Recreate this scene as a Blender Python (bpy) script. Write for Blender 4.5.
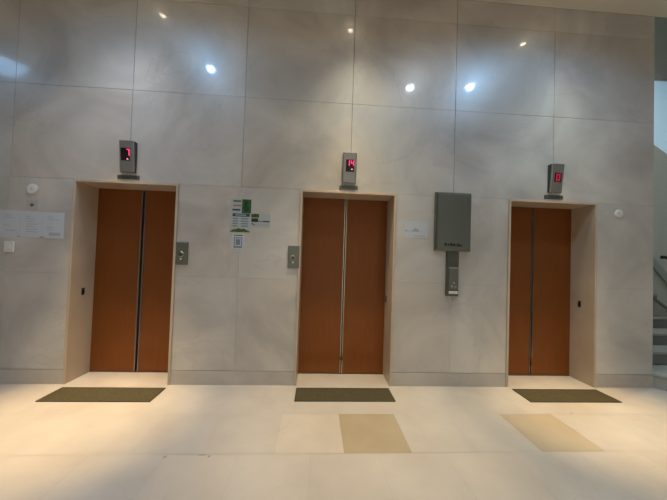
import bpy, bmesh, math, random
from mathutils import Vector, Matrix

scene = bpy.context.scene
for o in list(bpy.data.objects):
    bpy.data.objects.remove(o, do_unlink=True)
random.seed(7)

# ------------------------------------------------------------------ camera
YAW, PITCH, ROLL = 0.0581, 0.0233, 0.0327
cy, sy, cp, sp, cr, sr = (math.cos(YAW), math.sin(YAW), math.cos(PITCH), math.sin(PITCH),
                          math.cos(ROLL), math.sin(ROLL))
fwd = Vector((sy * cp, cy * cp, sp))
right = Vector((cy, -sy, 0))
up = right.cross(fwd)
r2 = cr * right + sr * up
u2 = -sr * right + cr * up
cam_data = bpy.data.cameras.new('camera')
cam_data.sensor_width = 36.0
cam_data.lens = 284.7 / 667.0 * 36.0
cam_data.clip_start = 0.05
cam = bpy.data.objects.new('camera', cam_data)
scene.collection.objects.link(cam)
m = Matrix((r2, u2, -fwd)).transposed().to_4x4()
m.translation = Vector((-0.3491, -3.1935, 1.4329))
cam.matrix_world = m
scene.camera = cam

# ------------------------------------------------------------------ world + view
world = bpy.data.worlds.new('world')
scene.world = world
world.use_nodes = True
bg = world.node_tree.nodes['Background']
bg.inputs[0].default_value = (0.55, 0.68, 0.85, 1)
bg.inputs[1].default_value = 0.15
scene.view_settings.view_transform = 'Standard'
scene.view_settings.look = 'None'
scene.view_settings.gamma = 1.0
scene.view_settings.use_curve_mapping = False
scene.view_settings.exposure = 0.0

# light levels of the lamps (used by the lamp builders below)
WARM = (1.0, 0.72, 0.36)
COOL = (0.28, 0.60, 1.0)
PALE = (0.76, 0.88, 1.0)
NEUTRAL = (1.0, 1.0, 0.96)
LENS = {'warm': (1.0, 0.86, 0.62), 'cool': (0.80, 0.90, 1.0), 'fill': (1.0, 1.0, 0.96), 'stair': (.9, 1.0, 1.0)}
# (x, y, kind, watts, cone degrees, lens emission, colour)
LAMPS = [
    (-2.45, -0.57, 'warm', 1380, 32, 60, WARM),
    (0.00, -0.57, 'warm', 480, 44, 60, WARM),
    (2.43, -0.57, 'warm', 1020, 32, 60, WARM),
    (-5.54, -1.70, 'cool', 40, 160, 6, COOL),
    (-2.20, -1.56, 'cool', 47, 160, 40, COOL),
    (1.20, -1.70, 'cool', 34, 160, 14, PALE),
    (2.22, -1.56, 'cool', 70, 160, 45, COOL),
    (4.75, 0.45, 'stair', 330, 92, 8, (.86, 1.0, .98)),  # added lamp that brightens the stairwell
    (-2.7, -7.2, 'fill', 570, 150, 25, NEUTRAL),  # this row: unseen lamps added for ambient fill
    (0.0, -7.2, 'fill', 570, 150, 25, NEUTRAL),
    (2.7, -7.2, 'fill', 570, 150, 25, NEUTRAL),
]
# wide pale spill of the warm downlights over the wall: watts, colour
SPILL = {-2.45: (190, (.80, .86, 1.0)), 0.00: (182, (1.0, .94, .70)), 2.43: (138, (.90, 1.0, .92))}

# ------------------------------------------------------------------ helpers
C = scene.collection


class MB:
    """collects shapes and links them as one mesh object"""

    def __init__(self):
        self.v, self.f, self.mi, self.tint = [], [], [], []

    def add(self, verts, faces, mi=0, tint=None):
        b = len(self.v)
        self.v += [tuple(q) for q in verts]
        for f in faces:
            self.f.append([b + i for i in f])
            self.mi.append(mi)
            self.tint.append(tint if tint else (1, 1, 1, 1))
        return self

    def box(self, x0, x1, y0, y1, z0, z1, mi=0, tint=None):
        v = [(x0, y0, z0), (x1, y0, z0), (x1, y1, z0), (x0, y1, z0),
             (x0, y0, z1), (x1, y0, z1), (x1, y1, z1), (x0, y1, z1)]
        f = [(0, 3, 2, 1), (4, 5, 6, 7), (0, 1, 5, 4), (1, 2, 6, 5), (2, 3, 7, 6), (3, 0, 4, 7)]
        return self.add(v, f, mi, tint)

    def slab(self, x0, x1, y0, y1, z0, z1, c=0.003, mi=0, tint=None):
        """box facing -y whose front edges are chamfered by c"""
        v = [(x0, y0 + c, z0), (x1, y0 + c, z0), (x1, y0 + c, z1), (x0, y0 + c, z1),
             (x0 + c, y0, z0 + c), (x1 - c, y0, z0 + c), (x1 - c, y0, z1 - c), (x0 + c, y0, z1 - c),
             (x0, y1, z0), (x1, y1, z0), (x1, y1, z1), (x0, y1, z1)]
        f = [(4, 5, 6, 7), (0, 1, 5, 4), (1, 2, 6, 5), (2, 3, 7, 6), (3, 0, 4, 7),
             (8, 9, 1, 0), (9, 10, 2, 1), (10, 11, 3, 2), (11, 8, 0, 3), (11, 10, 9, 8)]
        return self.add(v, f, mi, tint)

    def prism_z(self, pts, z0, z1, mi=0):
        n = len(pts)
        v = [(x, y, z0) for x, y in pts] + [(x, y, z1) for x, y in pts]
        f = [tuple(range(n - 1, -1, -1)), tuple(range(n, 2 * n))]
        f += [(i, (i + 1) % n, n + (i + 1) % n, n + i) for i in range(n)]
        return self.add(v, f, mi)

    def prism_y(self, pts, y0, y1, mi=0):
        """outline in (x, z), extruded along y"""
        n = len(pts)
        v = [(x, y0, z) for x, z in pts] + [(x, y1, z) for x, z in pts]
        f = [tuple(range(n)), tuple(range(2 * n - 1, n - 1, -1))]
        f += [((i + 1) % n, i, n + i, n + (i + 1) % n) for i in range(n)]
        return self.add(v, f, mi)

    def lathe_y(self, prof, cx, cz, n=32, mi=0):
        """profile of (radius, y) pairs turned about a y axis at (cx, cz)"""
        v, f = [], []
        for r, y in prof:
            for k in range(n):
                a = 2 * math.pi * k / n
                v.append((cx + r * math.cos(a), y, cz + r * math.sin(a)))
        for i in range(len(prof) - 1):
            for k in range(n):
                k2 = (k + 1) % n
                f.append((i * n + k, i * n + k2, (i + 1) * n + k2, (i + 1) * n + k))
        f.append(tuple((len(prof) - 1) * n + k for k in range(n)))
        f.append(tuple(range(n - 1, -1, -1)))
        return self.add(v, f, mi)

    def lathe_z(self, prof, cx, cyy, n=32, mi=0):
        v, f = [], []
        for r, z in prof:
            for k in range(n):
                a = 2 * math.pi * k / n
                v.append((cx + r * math.cos(a), cyy + r * math.sin(a), z))
        for i in range(len(prof) - 1):
            for k in range(n):
                k2 = (k + 1) % n
                f.append((i * n + k, i * n + k2, (i + 1) * n + k2, (i + 1) * n + k))
        return self.add(v, f, mi)

    def tube(self, pts, r, n=12, mi=0):
        pts = [Vector(q) for q in pts]
        v, f = [], []
        for i, q in enumerate(pts):
            t = (pts[min(i + 1, len(pts) - 1)] - pts[max(i - 1, 0)]).normalized()
            a = t.orthogonal().normalized() if abs(t.z) > .95 else t.cross(Vector((0, 0, 1))).normalized()
            b = t.cross(a)
            for k in range(n):
                w = 2 * math.pi * k / n
                v.append(q + r * (math.cos(w) * a + math.sin(w) * b))
        for i in range(len(pts) - 1):
            for k in range(n):
                k2 = (k + 1) % n
                f.append((i * n + k, i * n + k2, (i + 1) * n + k2, (i + 1) * n + k))
        f.append(tuple(range(n - 1, -1, -1)))
        f.append(tuple((len(pts) - 1) * n + k for k in range(n)))
        return self.add(v, f, mi)

    def build(self, name, mats, parent=None, bevel=0.0, smooth=False, loc=None):
        me = bpy.data.meshes.new(name)
        me.from_pydata(self.v, [], self.f)
        if not isinstance(mats, (list, tuple)):
            mats = [mats]
        for q in mats:
            me.materials.append(q)
        me.polygons.foreach_set('material_index', self.mi)
        ca = me.color_attributes.new('tint', 'FLOAT_COLOR', 'CORNER')
        for p, t in zip(me.polygons, self.tint):
            for li in p.loop_indices:
                ca.data[li].color = t
        bm = bmesh.new()
        bm.from_mesh(me)
        bmesh.ops.recalc_face_normals(bm, faces=bm.faces)
        bm.to_mesh(me)
        bm.free()
        if smooth:
            for p in me.polygons:
                p.use_smooth = True
            me.set_sharp_from_angle(angle=math.radians(35))
        o = bpy.data.objects.new(name, me)
        C.objects.link(o)
        if bevel:
            b = o.modifiers.new('bevel', 'BEVEL')
            b.width = bevel
            b.segments = 2
            b.limit_method = 'ANGLE'
        if parent:
            o.parent = parent
        if loc:
            o.location = loc
        return o


def tag(o, label, cat, group=None, kind=None):
    o['label'] = label
    o['category'] = cat
    if group:
        o['group'] = group
    if kind:
        o['kind'] = kind
    return o


def thing(name, label, cat, loc, group=None):
    o = bpy.data.objects.new(name, None)
    o.empty_display_size = 0.1
    C.objects.link(o)
    o.location = loc
    return tag(o, label, cat, group)


def struct(o):
    o['kind'] = 'structure'
    return o


# ------------------------------------------------------------------ materials
def mat(name, col, rough=0.5, metal=0.0, spec=0.5, emit=None, strength=0.0, coat=0.0, coat_rough=0.1):
    q = bpy.data.materials.new(name)
    q.use_nodes = True
    b = q.node_tree.nodes['Principled BSDF']
    b.inputs['Base Color'].default_value = (*col, 1)
    b.inputs['Roughness'].default_value = rough
    b.inputs['Metallic'].default_value = metal
    b.inputs['Specular IOR Level'].default_value = spec
    b.inputs['Coat Weight'].default_value = coat
    b.inputs['Coat Roughness'].default_value = coat_rough
    if emit:
        b.inputs['Emission Color'].default_value = (*emit, 1)
        b.inputs['Emission Strength'].default_value = strength
    return q


def noise_mix(q, c1, c2, scale, detail=6, lo=0.35, hi=0.65, stretch=None, rough=0.55, tint=False, distort=0.0):
    """base colour = mix of two colours over object-space noise, optionally times the per-face tint"""
    nt = q.node_tree
    b = nt.nodes['Principled BSDF']
    tc = nt.nodes.new('ShaderNodeTexCoord')
    mp = nt.nodes.new('ShaderNodeMapping')
    if stretch:
        mp.inputs['Scale'].default_value = stretch
    no = nt.nodes.new('ShaderNodeTexNoise')
    no.inputs['Scale'].default_value = scale
    no.inputs['Detail'].default_value = detail
    no.inputs['Roughness'].default_value = rough
    no.inputs['Distortion'].default_value = distort
    rp = nt.nodes.new('ShaderNodeValToRGB')
    rp.color_ramp.elements[0].position = lo
    rp.color_ramp.elements[1].position = hi
    rp.color_ramp.elements[0].color = (*c1, 1)
    rp.color_ramp.elements[1].color = (*c2, 1)
    L = nt.links.new
    L(tc.outputs['Object'], mp.inputs['Vector'])
    L(mp.outputs['Vector'], no.inputs['Vector'])
    L(no.outputs['Fac'], rp.inputs['Fac'])
    out = rp.outputs['Color']
    if tint:
        at = nt.nodes.new('ShaderNodeVertexColor')
        at.layer_name = 'tint'
        mx = nt.nodes.new('ShaderNodeMix')
        mx.data_type = 'RGBA'
        mx.blend_type = 'MULTIPLY'
        mx.inputs['Factor'].default_value = 1.0
        L(out, mx.inputs['A'])
        L(at.outputs['Color'], mx.inputs['B'])
        out = mx.outputs['Result']
    L(out, b.inputs['Base Color'])
    return q, out


def add_veins(q, out, col, scale, width=0.02, amount=0.35):
    """thin irregular veins over the base colour"""
    nt = q.node_tree
    L = nt.links.new
    tc = nt.nodes.new('ShaderNodeTexCoord')
    no = nt.nodes.new('ShaderNodeTexNoise')
    no.inputs['Scale'].default_value = scale
    no.inputs['Detail'].default_value = 5
    no.inputs['Distortion'].default_value = 1.2
    L(tc.outputs['Object'], no.inputs['Vector'])
    su = nt.nodes.new('ShaderNodeMath'); su.operation = 'SUBTRACT'; su.inputs[1].default_value = 0.56
    ab = nt.nodes.new('ShaderNodeMath'); ab.operation = 'ABSOLUTE'
    mr = nt.nodes.new('ShaderNodeMapRange')
    mr.inputs['From Min'].default_value = 0.0
    mr.inputs['From Max'].default_value = width
    mr.inputs['To Min'].default_value = amount
    mr.inputs['To Max'].default_value = 0.0
    L(no.outputs['Fac'], su.inputs[0]); L(su.outputs[0], ab.inputs[0]); L(ab.outputs[0], mr.inputs['Value'])
    mx = nt.nodes.new('ShaderNodeMix')
    mx.data_type = 'RGBA'
    L(mr.outputs[0], mx.inputs['Factor'])
    L(out, mx.inputs['A'])
    mx.inputs['B'].default_value = (*col, 1)
    L(mx.outputs['Result'], nt.nodes['Principled BSDF'].inputs['Base Color'])
    return q


M = {}
SCUFFS = [(-1.359, -1.114, 0.012, 0.016), (-1.111, -1.097, 0.045, 0.006), (-1.058, -1.111, 0.012, 0.012), (2.156, -0.552, 0.012, 0.012)]
q = mat('wall_marble', (.6, .55, .47), rough=0.36, spec=0.9, coat=0.35, coat_rough=0.07)
q, o_ = noise_mix(q, (.370, .348, .323), (.568, .538, .492), 1.15, detail=7, lo=.33, hi=.67, tint=True, distort=.8)
M['wall'] = add_veins(q, o_, (.35, .325, .30), .9, .009, .3)
q = mat('trim_marble', (.6, .5, .38), rough=0.35, spec=0.4)
q, o_ = noise_mix(q, (.45, .365, .27), (.52, .43, .325), 2.6, detail=6)
M['trim'] = q
q = mat('baseboard_marble', (.5, .46, .4), rough=0.35, spec=0.4)
q, o_ = noise_mix(q, (.39, .362, .328), (.485, .452, .408), 2.0)
M['base'] = q
q = mat('floor_marble', (.65, .6, .5), rough=0.27, spec=0.55)
q, o_ = noise_mix(q, (.455, .405, .355), (.545, .495, .44), 1.6, detail=6, lo=.3, hi=.7, tint=True)
M['floor'] = add_veins(q, o_, (.42, .37, .32), 1.1, .005, .25)


def add_scuffs(q, spots):
    """a few dark scuff marks at fixed places on the stone: x, y, half length, half width"""
    nt = q.node_tree
    L = nt.links.new
    b = nt.nodes['Principled BSDF']
    src = b.inputs['Base Color'].links[0].from_socket
    tc = nt.nodes.new('ShaderNodeTexCoord')
    for x, y, a, c in spots:
        mp = nt.nodes.new('ShaderNodeMapping')
        mp.inputs['Scale'].default_value = (1 / a, 1 / c, 1)
        mp.inputs['Location'].default_value = (-x / a, -y / c, 0)
        ln = nt.nodes.new('ShaderNodeVectorMath'); ln.operation = 'LENGTH'
        mr = nt.nodes.new('ShaderNodeMapRange')
        mr.inputs['From Min'].default_value = .5
        mr.inputs['From Max'].default_value = 1.0
        mr.inputs['To Min'].default_value = .6
        mr.inputs['To Max'].default_value = 0.0
        mx = nt.nodes.new('ShaderNodeMix'); mx.data_type = 'RGBA'
        L(tc.outputs['Object'], mp.inputs['Vector']); L(mp.outputs['Vector'], ln.inputs[0])
        L(ln.outputs['Value'], mr.inputs['Value']); L(mr.outputs[0], mx.inputs['Factor'])
        L(src, mx.inputs['A'])
        mx.inputs['B'].default_value = (.16, .135, .11, 1)
        src = mx.outputs['Result']
    L(src, b.inputs['Base Color'])


add_scuffs(M['floor'], SCUFFS)
M['grout'] = mat('grout', (.39, .345, .295), .8)
M['joint'] = mat('joint_filler', (.15, .13, .105), .9)
M['joint_soft'] = mat('pale_joint_filler', (.36, .33, .29), .9)
M['plaster'] = mat('ceiling_plaster', (.72, .66, .56), .85)
M['room'] = mat('hall_wall_paint', (.50, .45, .39), .7)
q = mat('door_copper_laminate', (.3, .12, .04), rough=.30, metal=0.2, spec=.25)
noise_mix(q, (.192, .062, .0135), (.208, .068, .015), 3.0, stretch=(14, 1, .8), detail=3)
M['door'] = q
M['chrome'] = mat('polished_steel', (.44, .41, .35), .22, 1.0)
M['strip_dull'] = mat('dull_steel', (.25, .25, .245), .3, 1.0)
M['strip_dark'] = mat('dark_polished_steel', (.20, .19, .175), .16, 1.0)
M['steel'] = mat('brushed_steel', (.31, .325, .33), .38, .85)
M['flank'] = mat('shaded_flank_steel', (.045, .047, .045), .5)  # dark tone stands for shade on the display housing sides
M['steel_dark'] = mat('dark_steel', (.11, .115, .095), .42, .7)
M['steel_grey'] = mat('grey_steel', (.175, .195, .175), .35, .75)
M['black'] = mat('black_gap', (.012, .011, .010), .7)
M['screen'] = mat('black_screen', (.012, .006, .010), .15)
M['led'] = mat('red_display_glow', (.3, .01, .05), .4, emit=(1.0, .05, .20), strength=1.25)
M['led_pale'] = mat('pink_display_glow', (.5, .1, .2), .4, emit=(1.0, .34, .46), strength=1.0)
M['led_dim'] = mat('dim_red_display_glow', (.2, .01, .02), .4, emit=(.70, .02, .08), strength=.45)
q = mat('olive_mat_fibre', (.06, .055, .03), .95, spec=.1)
noise_mix(q, (.078, .064, .034), (.106, .090, .05), 60, stretch=(1, 1, 1))
M['mat'] = q
M['mat_edge'] = mat('mat_rubber_border', (.06, .054, .034), .8, spec=.2)
M['paper'] = mat('white_paper', (.50, .53, .57), .8, spec=.2)
M['flyer_paper'] = mat('glossy_flyer_paper', (.40, .43, .44), .5, spec=.3)
M['paper_ink'] = mat('faded_grey_print', (.34, .37, .41), .8, spec=.2)
M['paper_stamp'] = mat('grey_stamp_print', (.38, .38, .44), .8, spec=.2)
M['ink'] = mat('dark_ink', (.10, .12, .14), .8, spec=.2)
M['ink_navy'] = mat('dark_teal_print', (.05, .075, .08), .8, spec=.2)
M['ink_red'] = mat('brown_red_print', (.30, .15, .08), .8, spec=.2)
M['green'] = mat('green_print', (.03, .12, .05), .8, spec=.2)
M['green_dark'] = mat('dark_green_print', (.028, .055, .03), .8, spec=.2)
q = mat('foliage_print', (.1, .14, .03), .8, spec=.2)
noise_mix(q, (.035, .045, .012), (.12, .15, .03), 40, detail=3)
M['foliage'] = q
q = mat('green_photo_print', (.1, .14, .03), .8, spec=.2)
noise_mix(q, (.02, .04, .02), (.045, .16, .05), 14, detail=3)
M['photo'] = q
M['card_teal'] = mat('slate_blue_print', (.17, .23, .26), .8, spec=.2)
M['plastic'] = mat('white_plastic', (.66, .64, .62), .45)
M['plastic_clear'] = mat('translucent_sticker', (.43, .41, .375), .4)
M['lens_ring'] = mat('white_lamp_ring', (.75, .74, .70), .4)
q = mat('stair_stone', (.3, .31, .29), .45)
noise_mix(q, (.27, .28, .255), (.37, .38, .35), 4.0)
M['stair'] = q
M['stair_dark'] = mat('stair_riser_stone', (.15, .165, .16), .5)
M['rail_shade'] = mat('grey_green_shadow', (.30, .34, .32), .6)  # tone of the rail shadow on the stairwell wall
M['stair_wall'] = mat('stairwell_paint', (.44, .48, .44), .75)
M['rail'] = mat('dark_handrail', (.02, .02, .018), .4)
M['window'] = mat('frosted_daylit_glass', (.5, .6, .65), .5, emit=(.38, .66, .90), strength=.36)
M['frame'] = mat('painted_window_frame', (.40, .43, .42), .6)

# ------------------------------------------------------------------ setting
DX = 2.412               # spacing of the three lift doors
DOORS = (-2.424, -0.008, 2.418)
HW, H = 0.521, 2.15       # half width and height of an opening
T = 0.026                # thickness of the stone lining
DEP = 0.3136             # depth of the recess
XL, XR, YB, ZC = -6.6, 6.8, -9.0, 4.505
WE = 3.69               # right end of the marble wall


def rtint(lo, hi, warm=0.03):
    g = random.uniform(lo, hi)
    w = random.uniform(-warm, warm)
    return (g * (1 + w), g, g * (1 - w), 1)


# floor: marble tiles in running bond
mb = MB()
TW, TH = 0.506, 0.518
mb.box(XL, XR + .0, YB, 2.6, -0.05, -0.0025, mi=1)
yellow = (0.80, 0.69, 0.50, 1)
row = 0
ytop = -0.055
rows = [(-0.055, 0.38)] + [(-0.055 - TH * (k + 1), -0.055 - TH * k) for k in range(18)]
g = 0.0011
for ri, (y0, y1) in enumerate(rows):
    off = -0.1 if ri % 2 == 0 else -0.352
    n0 = int((XL - off) // TW)
    x = off + n0 * TW
    while x < XR:
        xa, xb = max(x, XL), min(x + TW, XR)
        t = rtint(.975, 1.03, .012)
        if ri == 2:
            xm = x + TW / 2
            if abs(xm - 0.153) < .2:
                t = (0.80, 0.725, 0.55, 1)
            elif abs(xm - 1.67) < .2:
                t = (0.88, 0.81, 0.66, 1)
            elif abs(xm + 0.353) < .2:
                t = (1.075, 1.055, 1.02, 1)
        if xb - xa > 0.01:
            mb.add([(xa + g, y0 + g, 0), (xb - g, y0 + g, 0), (xb - g, y1 - g, 0), (xa + g, y1 - g, 0)],
                   [(0, 1, 2, 3)], 0, t)
        x += TW
struct(mb.build('floor', [M['floor'], M['grout']]))

# marble lift wall: panels with thin joints over a backing, three openings cut out
mb = MB()
xs = sorted([k * DX / 2 for k in range(-5, 3)] + [XL, WE])
zs = [0.0, 0.152, 1.165, 2.171, 3.18, 4.21, ZC]
opens = [(c - HW - T, c + HW + T) for c in DOORS]
ztop = H + T
gj = 0.0016


def panel(x0, x1, z0, z1, t):
    if x1 - x0 < .01 or z1 - z0 < .004:
        return
    mb.slab(x0, x1, 0, .0298, z0, z1, .0012 if z0 > 2 else .0005, 0, t)


for i in range(len(xs) - 1):
    for j in range(len(zs) - 1):
        t = rtint(.93, 1.07, .035)
        gj = .0017 if j >= 3 else .0006
        x0, x1, z0, z1 = xs[i] + gj, xs[i + 1] - gj, zs[j] + .0006, zs[j + 1] - (gj if j else .006)
        cuts = [(max(a, x0), min(b, x1)) for a, b in opens if a < x1 and b > x0]
        if not cuts or z0 >= ztop:
            panel(x0, x1, z0, z1, t)
            continue
        a, b = cuts[0]
        panel(x0, a, z0, min(z1, ztop), t)
        panel(b, x1, z0, min(z1, ztop), t)
        if z1 > ztop + .005:
            panel(x0, x1, ztop, z1, t)
struct(mb.build('wall_front', M['wall']))
# masonry behind the panels: piers between the openings, the band above them, the shaft wall behind
edges = [XL] + [v for o in opens for v in o] + [WE - .001]
for k, n in zip(range(0, len(edges), 2), ('left', 'centre_left', 'centre_right', 'right')):
    struct(MB().box(edges[k], edges[k + 1], .030, .40, 0, ztop - .001).build('wall_pier_' + n, M['joint_soft']))
struct(MB().box(XL, WE - .001, .030, .40, ztop, 6.4).build('wall_above_doors', M['joint']))
struct(MB().box(XL, WE - .001, .40, .45, 0, ztop).build('wall_shaft', M['joint']))
struct(MB().box(WE - .03, WE, .40, 1.6, 0, 6.4).build('wall_stair_side', M['stair_wall']))

# stone lining of each opening
for i, c in enumerate(DOORS):
    mb = MB()
    mb.box(c - HW - T, c - HW, -.012, .345, 0, H + T)
    mb.box(c + HW, c + HW + T, -.012, .345, 0, H + T)
    mb.box(c - HW, c + HW, -.012, .345, H, H + T)
    struct(mb.build('trim_%d' % (i + 1), M['trim'], bevel=.002))

# stone baseboards between the openings
bb = [('baseboard_left', XL, opens[0][0]), ('baseboard_centre_left', opens[0][1], opens[1][0]),
      ('baseboard_centre_right', opens[1][1], opens[2][0]), ('baseboard_right', opens[2][1], WE)]
for n, x0, x1 in bb:
    mb = MB()
    mb.slab(x0 + .002, x1 - .002, -.007, -.0002, 0, .147, .0015)
    struct(mb.build(n, M['base']))

# ceiling, other walls of the hall, stairwell shell
mb = MB()
mb.box(XL, XR, YB, 0.0, ZC, ZC + .25)
struct(mb.build('ceiling', M['plaster']))
struct(MB().box(WE - .02, XR, 0.0, 1.65, 6.4, 6.5).build('ceiling_stairwell', M['plaster']))
struct(MB().box(XL - .1, XL, YB, .4, 0, ZC).build('wall_left', M['room']))
struct(MB().box(XL, XR, YB - .1, YB, 0, ZC).build('wall_back', M['room']))
struct(MB().box(XR, XR + .1, YB, 1.6, 0, 6.4).build('wall_right', M['room']))

# stairwell rear wall with a frosted window whose sill follows the stair
SY = 1.5


def sill(x):
    return 3.42 - 0.60 * (x - 5.86)


wx0, wx1, wtop = 5.05, 6.55, 4.83
mb = MB()
mb.prism_y([(WE, 0), (XR, 0), (XR, sill(wx1)), (wx1, sill(wx1)), (wx0, sill(wx0)), (WE, sill(wx0))], SY, SY + .1)
mb.prism_y([(WE, sill(wx0)), (wx0, sill(wx0)), (wx0, wtop), (WE, wtop)], SY, SY + .1)
mb.prism_y([(wx1, sill(wx1)), (XR, sill(wx1)), (XR, wtop), (wx1, wtop)], SY, SY + .1)
mb.box(WE, XR, SY, SY + .1, wtop, 6.4)
struct(mb.build('wall_stairwell', M['stair_wall']))
w = MB()
fr = .035
w.prism_y([(wx0, sill(wx0)), (wx1, sill(wx1)), (wx1, sill(wx1) + fr), (wx0, sill(wx0) + fr)], SY + .005, SY + .06)
w.box(wx0, wx1, SY + .005, SY + .06, wtop - fr, wtop)
w.box(wx0, wx0 + fr, SY + .005, SY + .06, sill(wx0) + fr, wtop - fr)
w.box(wx1 - fr, wx1, SY + .005, SY + .06, sill(wx1) + fr, wtop - fr)
w = struct(w.build('window_1', M['frame']))
MB().prism_y([(wx0 + fr, sill(wx0) + fr), (wx1 - fr, sill(wx1) + fr), (wx1 - fr, wtop - fr), (wx0 + fr, wtop - fr)],
             SY + .03, SY + .04).build('pane', M['window'], w)

# ------------------------------------------------------------------ staircase
sx = WE + .004
st = thing('staircase', 'grey stone staircase climbing behind the right end of the marble wall', 'stairs', (sx, 0, 0))
RI, RUN, NOSE = .17, .28, .02
for k in range(4):
    y0 = k * RUN
    y1 = (k + 1) * RUN if k < 3 else SY - .004
    x0, x1 = 0.0, (1.74 if k else 1.9)
    z = (k + 1) * RI
    if k == 0:                      # bottom step has a rounded start that swells out in front of the wall
        base = [(0, .0), (.03, -.035), (.07, -.07), (.13, -.10), (.22, -.12), (.4, -.13), (1.78, -.13), (1.86, -.10), (1.9, -.03), (1.9, y1), (0, y1)]
        lip = [(0, .0), (.02, -.04), (.07, -.09), (.13, -.12), (.22, -.14), (.4, -.15), (1.79, -.15), (1.88, -.11), (1.92, -.03), (1.92, y1), (0, y1)]
        MB().prism_z(base, 0, z - .035).build('riser', M['stair'], st)
        MB().prism_z(lip, z - .034, z).build('tread', M['stair'], st, bevel=.006)
    else:
        MB().box(x0, x1, y0, y1, z - RI + .001, z - .036).build('riser', M['stair_dark'], st)
        MB().box(x0, x1, y0 - NOSE, y1, z - .035, z).build('tread', M['stair'], st, bevel=.005)
# upper flight: turns left on the landing, its stringer faces the hall
fx = 1.42
ns = 6
for k in range(ns):
    xa = fx - (k + 1) * .22 + .0
    z = 4 * RI + (k + 1) * RI
    MB().box(max(xa, .002), fx - k * .22, .90, SY - .006, 4 * RI + .001, z - .03).build('riser', M['stair_dark'], st)
    MB().box(max(xa, .002), fx - k * .22 + .015, .90, SY - .006, z - .029, z).build('tread', M['stair'], st)
zt = 4 * RI + .05
sl = .66
MB().prism_y([(fx - .02, 4 * RI + .001), (fx - .02, zt), (.004, zt + sl * (fx - .02)), (.004, 4 * RI + .001)],
             .855, .895).build('stringer', M['stair'], st)
MB().prism_y([(fx + .01, zt - .02), (fx + .01, zt + .015), (.004, zt + .015 + sl * (fx + .01)), (.004, zt - .02 + sl * (fx + .01))],
             .835, .90).build('stringer_cap', M['stair_dark'], st)
# rail shadow modelled as a darker band along the upper flight and the hand rail of the lower one
MB().prism_y([(2.25, 1.02), (2.25, 1.20), (.9, 2.62), (.9, 2.44)], SY - .03, SY - .004).build('rail_shadow', M['rail_shade'], st)
hr = MB().tube([(1.62, .02, .97), (1.62, 1.10, 1.60), (1.60, 1.16, 1.60)], .028).build('handrail', M['rail'], st, smooth=True)
for yy, zz in ((.10, 1.0), (.62, 1.30), (1.05, 1.555)):
    MB().tube([(1.62, yy, (int(yy / RUN) + 1) * RI if yy < .84 else 4 * RI), (1.62, yy, zz)], .012, 8).build('baluster', M['rail'], hr)

# ------------------------------------------------------------------ lift doors
where = ['left', 'middle', 'right']
door_label = ['copper brown lift door with a wide dark centre gap, nearest the long paper notices',
              'copper brown lift door under the display that reads 14',
              'copper brown lift door nearest the staircase, right of the big steel cabinet']
gaps = [.012, .005, .007]
strips = [.015, .013, .012]
strip_mats = ['strip_dull', 'chrome', 'strip_dark']
for i, c in enumerate(DOORS):
    t = thing('elevator_door', door_label[i], 'elevator door', (c, DEP - .036, 0), 'three lift doors')
    for s in (-1, 1):
        a, b = s * gaps[i], s * (HW + .03)
        x0, x1 = min(a, b), max(a, b)
        mb = MB()
        mb.slab(x0, x1, .036, .066, .010, H + .02, .002)
        leaf = mb.build('door_panel', M['door'], t)
        e0, e1 = sorted((s * gaps[i], s * (gaps[i] + strips[i])))
        spans = [(.012, H + .015)] if i == 0 else [(.012, .165), (.205, H + .015)]
        for z0, z1 in spans:
            MB().slab(e0, e1, .030, .0362, z0, z1, .0015).build('edge_strip', M[strip_mats[i]], leaf)
    MB().box(-HW - .02, HW + .02, .034, .084, .0005, .008).build('sill', M['steel_dark'], t)
    MB().box(-HW - .03, HW + .03, .070, .084, .009, H + .02).build('shaft_screen', M['black'], t)

# ------------------------------------------------------------------ floor mats
ml = ['dark olive floor mat in front of the left lift door',
      'dark olive floor mat in front of the middle lift door, below the 14 display',
      'dark olive floor mat in front of the right lift door, nearest the stairs']
for i, (c, my) in enumerate(((-2.388, -.234), (-.016, -.214), (2.400, -.216))):
    t = thing('floor_mat', ml[i], 'mat', (c, my, 0), 'floor mats at the lift doors')
    hx, hy = (.512, .505, .500)[i], .140
    mb = MB()
    n = 34
    for k in range(n):
        y0 = -hy + .008 + k * (2 * hy - .016) / n
        mb.box(-hx + .008, hx - .008, y0, y0 + (2 * hy - .016) / n * .72, .003, .0075)
    mb.box(-hx + .008, hx - .008, -hy + .008, hy - .008, .0006, .004)
    mb.build('ribbed_pile', M['mat'], t)
    mb = MB()
    mb.box(-hx, hx, -hy, -hy + .008, .0006, .009).box(-hx, hx, hy - .008, hy, .0006, .009)
    mb.box(-hx, -hx + .008, -hy + .008, hy - .008, .0006, .009).box(hx - .008, hx, -hy + .008, hy - .008, .0006, .009)
    mb.build('border', M['mat_edge'], t)

# ------------------------------------------------------------------ floor displays above the doors
SEG = {'a': (0, 1, 1, 1), 'b': (1, 1, 1, .5), 'c': (1, .5, 1, 0), 'd': (0, 0, 1, 0), 'e': (0, .5, 0, 0), 'f': (0, 1, 0, .5), 'g': (0, .5, 1, .5)}
DIG = {'1': 'bc', '4': 'fgbc', '7': 'abc', '0': 'abcdef'}


def digit(mb, ch, x, z, w, h, y, th=.008):
    for q in DIG[ch]:
        xa, za, xb, zb = SEG[q]
        x0, x1 = sorted((x + xa * w, x + xb * w))
        z0, z1 = sorted((z + za * h, z + zb * h))
        mb.box(x0 - th / 2, x1 + th / 2, y - .002, y, z0 - th / 2, z1 + th / 2)


def arrow(mb, x, z, w, h, y):
    mb.prism_y([(x - w / 2, z), (x + w / 2, z), (x, z + h)], y - .002, y)


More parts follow.
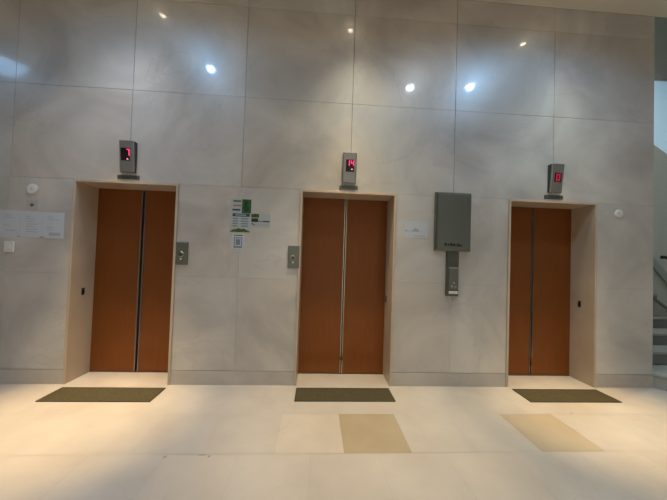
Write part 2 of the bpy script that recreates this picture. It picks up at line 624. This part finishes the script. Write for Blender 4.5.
il = ['steel floor display with a single red digit and arrow, above the left lift door',
      'steel floor display with red digits reading 14, above the middle lift door',
      'steel floor display tilted downward with one square red symbol, above the right lift door']
for i, c in enumerate((-DX, 0, DX)):
    zb, zt_ = 2.268, 2.595
    c += (0, -.016, .008)[i]
    t = thing('floor_indicator', il[i], 'floor indicator', (c, 0, zb), 'floor displays over the lift doors')
    hh = zt_ - zb
    w2 = .077
    yt, yb = -.072, -.036
    # wedge housing: the face leans forward at the top; rounded vertical edges
    mb = MB()
    v, f = [], []
    outline = lambda yf: [(-w2, -.0005), (-w2, yf + .012), (-w2 + .003, yf + .005), (-w2 + .010, yf), (w2 - .010, yf), (w2 - .003, yf + .005), (w2, yf + .012), (w2, -.0005)]
    lo, hi = outline(yb), outline(yt)
    n = len(lo)
    mb.add([(x, y, 0) for x, y in lo] + [(x, y, hh) for x, y in hi],
           [tuple(range(n)), tuple(range(2 * n - 1, n - 1, -1))] + [(k, (k + 1) % n, n + (k + 1) % n, n + k) for k in range(n)])
    mb.mi[2] = mb.mi[2 + 6] = 1          # flanks in darker steel, their shade put into the colour
    h_ = mb.build('housing', [M['steel'], M['flank']], t, bevel=.001)
    face = lambda z: yb + (yt - yb) * z / hh
    # screen leans with the face
    s0, s1 = (.118, .250)
    if i == 2:
        s0, s1 = (.122, .224)
    sc = bpy.data.objects.new('screen', None)
    dx = -.010 if i == 0 else (.004 if i == 1 else .004)
    sw_ = .047 if i < 2 else .042
    bmv = [(-sw_ + dx, face(s0) - .001, s0), (sw_ + dx, face(s0) - .001, s0), (sw_ + dx, face(s1) - .001, s1), (-sw_ + dx, face(s1) - .001, s1),
           (-sw_ + dx, face(s0) + .004, s0), (sw_ + dx, face(s0) + .004, s0), (sw_ + dx, face(s1) + .004, s1), (-sw_ + dx, face(s1) + .004, s1)]
    sc = MB().add(bmv, [(0, 1, 2, 3), (7, 6, 5, 4), (0, 4, 5, 1), (1, 5, 6, 2), (2, 6, 7, 3), (3, 7, 4, 0)]).build('screen', M['screen'], t)

    def lean(mbx):
        mbx.v = [(x, face(z) - .001 + y, z) for x, y, z in mbx.v]
        return mbx
    if i == 0:
        d = MB(); digit(d, '7', .010, .174, .020, .060, 0, .010); lean(d).build('digit', M['led'], sc)
        d = MB(); arrow(d, .012, .128, .024, .018, 0); lean(d).build('arrow', M['led_pale'], sc)
    elif i == 1:
        d = MB(); digit(d, '1', -.014, .188, .008, .048, 0, .010); lean(d).build('digit', M['led'], sc)
        d = MB(); digit(d, '4', .016, .188, .026, .048, 0, .010); lean(d).build('digit', M['led'], sc)
        d = MB(); arrow(d, .026, .140, .026, .016, 0); lean(d).build('arrow', M['led_pale'], sc)
    else:
        d = MB(); digit(d, '0', -.012, .140, .034, .066, 0, .017); lean(d).build('digit', M['led_dim'], sc)
    # narrow plate with worn lettering just below
    pw = .108 if i == 1 else .116
    pl = MB().slab(-pw, pw, -.006, -.0005, -.070, -.026, .0015).build('name_plate', M['steel_grey'] if i < 2 else M['steel_dark'], t)
    mb = MB()
    x = -.10
    rr = random.Random(11 + i)
    while x < .09:
        wd = rr.uniform(.008, .020)
        mb.box(x, x + wd, -.0072, -.0058, -.059, -.037)
        x += wd + rr.uniform(.005, .010)
    mb.build('lettering', M['steel_dark'] if i < 2 else M['ink'], pl)

# ------------------------------------------------------------------ call buttons
cl = ['small steel call button plate right of the left lift door', 'small steel call button plate left of the middle lift door']
for i, cx_ in enumerate((-1.812, -.6045)):
    t = thing('call_button_plate', cl[i], 'call button', (cx_, 0, 1.292), 'steel call button plates')
    MB().slab(-.063, .063, -.016, -.0005, 0, .248, .004).build('face_plate', M['steel_grey'], t)
    bx = -.005
    MB().lathe_y([(.031, -.0158), (.031, -.021), (.027, -.025), (.024, -.025), (.022, -.0195)], bx, .115, 28).build('button_ring', M['chrome'], t, smooth=True)
    MB().lathe_y([(.021, -.0158), (.021, -.022), (.016, -.0235)], bx, .112, 24).build('button', M['steel_dark'], t, smooth=True)
    MB().lathe_y([(.010, -.0158), (.010, -.0200), (.007, -.0212)], bx, .062, 16).build('indicator_lamp', M['plastic'], t, smooth=True)
    for zz in (.012, .236):
        MB().lathe_y([(.004, -.0158), (.004, -.0170), (.002, -.0174)], 0, zz, 10).build('screw', M['steel_dark'], t)

# ------------------------------------------------------------------ steel cabinet and the control panel under it
t = thing('wall_cabinet', 'large flat grey steel cabinet on the wall between the middle and right lift doors', 'cabinet', (1.196, 0, 1.541))
MB().slab(-.211, .204, -.042, -.0005, 0, .668, .004).build('body', M['steel_grey'], t)
dr = MB().slab(-.188, .190, -.047, -.0418, .016, .648, .003).build('door', M['steel_grey'], t)
MB().slab(-.205, -.192, -.048, -.0418, .016, .648, .003).build('hinge_strip', M['steel_dark'], t)
mb = MB()
x = -.105
rr = random.Random(5)
while x < .078:
    wd = rr.uniform(.014, .030)
    z0 = .055 + rr.uniform(-.003, .003)
    mb.box(x, x + wd, -.0482, -.0468, z0, z0 + rr.uniform(.024, .036))
    x += wd + rr.uniform(.004, .009)
mb.build('lettering', M['black'], dr)

t = thing('control_panel', 'narrow steel control panel with keypad hanging directly below the big steel cabinet', 'control panel', (1.204, 0, 1.028))
MB().slab(-.071, .071, -.030, -.0005, 0, .508, .004).build('body', M['steel_dark'], t)
MB().slab(-.058, .064, -.034, -.0298, .335, .485, .003).build('upper_plate', M['steel_dark'], t)
k_ = MB().slab(-.048, .066, -.038, -.0298, .075, .330, .004).build('keypad', M['steel_grey'], t)
MB().slab(-.048, .066, -.0395, -.0378, .312, .330, .001).build('edge_strip', M['steel'], k_)
MB().lathe_y([(.014, -.0375), (.014, -.041), (.011, -.043)], .018, .160, 20).build('button', M['chrome'], k_, smooth=True)
MB().lathe_y([(.014, -.0375), (.014, -.041), (.011, -.043)], -.006, .112, 20).build('button', M['chrome'], k_, smooth=True)
MB().lathe_y([(.012, -.0375), (.012, -.041), (.009, -.043)], .030, .105, 20).build('button', M['steel'], k_, smooth=True)
MB().slab(-.042, .062, -.0345, -.0298, .026, .058, .002).build('label_plate', M['plastic'], t)

# ------------------------------------------------------------------ jamb sensors
jl = ['tiny dark sensor slot in the left jamb of the left lift door', 'tiny dark sensor slot in the right jamb of the middle lift door',
      'tiny dark sensor slot in the right jamb of the right lift door']
for i, (x, y, z, s) in enumerate(((DOORS[0] - HW, .158, .915, 1), (DOORS[1] + HW, .245, .90, -1), (DOORS[2] + HW, .181, .905, -1))):
    t = thing('jamb_sensor', jl[i], 'sensor', (x, y, z), 'sensors in the door jambs')
    a, b = sorted((s * .0004, s * .005))
    MB().box(a, b, -.020, .020, 0, .078).build('plate', M['black'], t, bevel=.002)
    a, b = sorted((s * .0045, s * .0065))
    MB().box(a, b, -.009, .009, .022, .050).build('sensor_window', M['screen'], t)

# ------------------------------------------------------------------ papers on the wall
def sheet(name, label, cat, x0, x1, z0, z1, group=None, y=-.0016, tilt=0.0, m_='paper'):
    t = thing(name, label, cat, ((x0 + x1) / 2, 0, z0), group)
    w = (x1 - x0) / 2
    h = z1 - z0
    n = 8
    v, f = [], []
    rr = random.Random(name + label)
    for j in range(n + 1):
        for i in range(n + 1):
            a, b = i / n, j / n
            bulge = .0012 * math.sin(math.pi * a) * math.sin(math.pi * b) + .002 * (a if rr.random() < 0 else 0)
            v.append((-w + 2 * w * a, y - bulge, h * b))
    for j in range(n):
        for i in range(n):
            q = j * (n + 1) + i
            f.append((q, q + 1, q + n + 2, q + n + 1))
    k = len(v)
    v += [(x, -.0004, z) for x, y_, z in v]
    f += [tuple(k + a for a in reversed(q)) for q in f]
    rim = [i for i in range(n + 1)] + [j * (n + 1) + n for j in range(1, n + 1)] + [n * (n + 1) + i for i in range(n - 1, -1, -1)] + [j * (n + 1) for j in range(n - 1, 0, -1)]
    for a, b in zip(rim, rim[1:] + rim[:1]):
        f.append((a, k + a, k + b, b))
    s = MB().add(v, f).build('sheet', M[m_], t, smooth=True)
    return t, s, w, h


def bars(parent, name, m_, rects, y=-.0031):
    mb = MB()
    for x0, x1, z0, z1 in rects:
        mb.box(x0, x1, y - .0003, y, z0, z1)
    return mb.build(name, M[m_], parent)


nl = ['white printed notice sheet at the far left of the row of three',
      'white printed notice sheet, middle one of the row of three near the left door',
      'white notice sheet with a grey stamp, right end of the row of three']
xs_ = [-3.700, -3.482, -3.264, -3.046]
for i in range(3):
    t, s, w, h = sheet('notice_sheet', nl[i], 'notice', xs_[i] + .0008, xs_[i + 1] - .0008, 1.528, 1.806 + (.008 if i == 0 else 0), 'row of paper notices')
    rr = random.Random(30 + i)
    rc = []
    z = h - .055
    for k in range(7):
        l = rr.uniform(.05, .12)
        x0 = -w + rr.uniform(.04, .07)
        if rr.random() < .8:
            rc.append((x0, x0 + l, z, z + .006))
        z -= .027
    bars(s, 'printed_lines', 'paper_ink', rc)
    if i == 2:
        bars(s, 'stamp', 'paper_stamp', [(-.04, .075, .030, .062)])
    MB().lathe_y([(.006, -.003), (.006, -.006), (.003, -.0075)], w - .012 if i != 2 else -w + .012, .010, 10).build('pin', M['steel_dark'], t)

t, s, w, h = sheet('flyer', 'tall flyer with dark title bar and green photo, above the small white card', 'flyer', -1.312, -1.092, 1.668, 2.034, 'flyers by the left lift', m_='flyer_paper')
bars(s, 'heading_lines', 'green', [(-.085, .0, h - .030, h - .014)])
bars(s, 'heading_lines', 'ink_red', [(-.085, .0, h - .078, h - .064)])
bars(s, 'heading_lines', 'ink_navy', [(-.092, -.006, h - .128, h - .110)])
bars(s, 'photo', 'photo', [(.010, w, h - .155, h)])
mb = MB().lathe_y([(.028, -.0032), (.028, -.0036), (.020, -.0036)], .062, h - .105, 24)
mb.build('round_print', M['green_dark'], s)
bars(s, 'title_bar', 'ink_navy', [(-w + .022, w - .012, h - .192, h - .160)])
bars(s, 'title_text', 'paper', [(-w + .05, w - .05, h - .180, h - .172)], -.0036)
rc = []
for k in range(4):
    z = h - .222 - k * .027
    rc += [(-w + .025, -.030, z, z + .012), (.006, w - .028, z, z + .012)]
bars(s, 'printed_lines', 'card_teal', rc)
mb = MB()
pts = [(-w + .002, .002), (w - .006, .002)]
rr = random.Random(3)
for k in range(13):
    a = 1 - k / 12
    pts.append((-w + .002 + (2 * w - .008) * a, .012 + .034 * math.sin(math.pi * a) * rr.uniform(.75, 1.15)))
mb.prism_y(pts, -.0034, -.0031)
mb.build('foliage_print', M['foliage'], s)

t, s, w, h = sheet('information_card', 'small white card with a blue-grey square, directly under the tall green flyer', 'card', -1.289, -1.148, 1.455, 1.660, 'flyers by the left lift')
bars(s, 'heading_lines', 'ink_navy', [(-.045, -.030, h - .034, h - .020), (-.024, .048, h - .032, h - .022)])
bars(s, 'blank_panel', 'card_teal', [(-.047, .043, .040, h - .048)])
bars(s, 'blank_square', 'paper', [(-.036, .032, .060, h - .058)], -.0036)
bars(s, 'blank_centre', 'card_teal', [(-.026, .022, .072, h - .068)], -.0040)
bars(s, 'printed_lines', 'paper_ink', [(-.060, -.02, .012, .020), (.0, .03, .012, .020)])

t, s, w, h = sheet('leaflet', 'small landscape leaflet with green picture beside the tall flyer', 'leaflet', -1.088, -.880, 1.726, 1.882, 'flyers by the left lift', m_='flyer_paper')
bars(s, 'picture', 'foliage', [(-w + .002, -.018, h - .045, h - .004)])
bars(s, 'picture', 'green_dark', [(-w + .004, -.026, .062, .102)])
bars(s, 'title_bar', 'card_teal', [(-.026, w - .004, .064, .078)])
bars(s, 'title_bar', 'ink_navy', [(.03, w - .004, .0635, .0785)], -.0034)
bars(s, 'printed_lines', 'ink_navy', [(-w + .006, -w + .024, .034, .046), (-w + .026, -w + .046, .024, .034)])
bars(s, 'printed_lines', 'paper_ink', [(-w + .055, w - .02, .026, .034)])

t, s, w, h = sheet('notice_sheet', 'single pale landscape sheet right of the middle lift door, left of the steel cabinet', 'notice', .629, .910, 1.678, 1.868)
pk = [(-.055, .072), (-.035, .095), (-.025, .088), (-.006, .122), (.012, .096), (.028, .108), (.045, .072)]
mb = MB().prism_y(pk, -.0035, -.0031)
mb.build('emblem', M['paper_ink'], s)
bars(s, 'printed_lines', 'paper_ink', [(-.125, -.100, .070, .090), (-.10, -.055, .070, .074), (.04, .12, .070, .073), (-.015, .11, .018, .027)])

# ------------------------------------------------------------------ small wall fittings
def disc(label, x, z, r):
    t = thing('cover_plate', label, 'cover plate', (x, 0, z), 'round cover plates')
    MB().lathe_y([(r, -.0005), (r, -.007), (r * .9, -.011), (r * .6, -.0125)], 0, 0, 32).build('cap', M['plastic'], t, smooth=True)
    MB().lathe_y([(.006, -.012), (.006, -.0135), (.003, -.014)], 0, 0, 12).build('screw', M['steel'], t)


disc('round white cover plate above the row of paper notices', -3.385, 2.045, .057)
disc('round white cover plate right of the right lift door', 3.242, 2.055, .052)
t = thing('diamond_sticker', 'pale square sticker with a small dark diamond, above the row of paper notices', 'sticker', (-3.382, 0, 1.82))
MB().slab(-.055, .055, -.0014, -.0003, 0, .11, .0004).build('backing', M['plastic_clear'], t)
MB().prism_y([(-.026, .055), (0, .036), (.026, .055), (0, .078)], -.0022, -.0013).build('diamond', M['ink'], t)
t = thing('wall_switch', 'small square white wall switch under the row of paper notices', 'switch', (-3.582, 0, 1.372))
MB().slab(-.048, .048, -.010, -.0005, 0, .112, .004).build('face_plate', M['plastic'], t)
MB().slab(-.018, .018, -.014, -.0098, .030, .082, .003).build('rocker', M['plastic'], t)

# ------------------------------------------------------------------ ceiling lamps
LB = {'warm': 'small round warm recessed ceiling downlight in the row nearest the lift wall',
      'cool': 'round cool white recessed ceiling downlight in the second row from the lift wall',
      'stair': 'round downlight added high above the grey staircase to brighten it',
      'fill': 'unseen round white downlight added further back in the hall as fill light'}
for x, y, kind, watts, cone, em, col in LAMPS:
    r = .032 if kind == 'warm' else .07
    t = thing('downlight', LB[kind], 'ceiling lamp', (x, y, 6.4 if kind == 'stair' else ZC), kind + ' ceiling downlights')  # the stair and fill kinds are added lamps
    MB().lathe_z([(r, -.004), (r, -.014), (r + .012, -.016), (r + .026, -.008), (r + .026, -.0005)], 0, 0, 32).build('trim_ring', M['lens_ring'], t, smooth=True)
    lm = mat('lamp_lens_' + kind, (.8, .8, .8), .5, emit=LENS[kind], strength=em)
    mb = MB()
    mb.lathe_z([(.0005, -.012), (r, -.012), (r, -.004), (.0005, -.004)], 0, 0, 32)
    mb.build('lens', lm, t)
    beams = [(watts, cone, col)]
    if kind == 'warm':
        beams.append((SPILL[x][0], 80, SPILL[x][1]))
    for w_, a_, c_ in beams:
        ld = bpy.data.lights.new('lamp_light', 'SPOT')
        ld.energy = w_
        ld.color = c_
        ld.spot_size = math.radians(a_)
        ld.spot_blend = .35 if kind == 'cool' else 1.0
        ld.shadow_soft_size = .25 if x < -5 else (.14 if a_ == 80 else .05)
        lo = bpy.data.objects.new('lamp_light', ld)
        C.objects.link(lo)
        lo.parent = t
        lo.location = (0, 0, -.03)
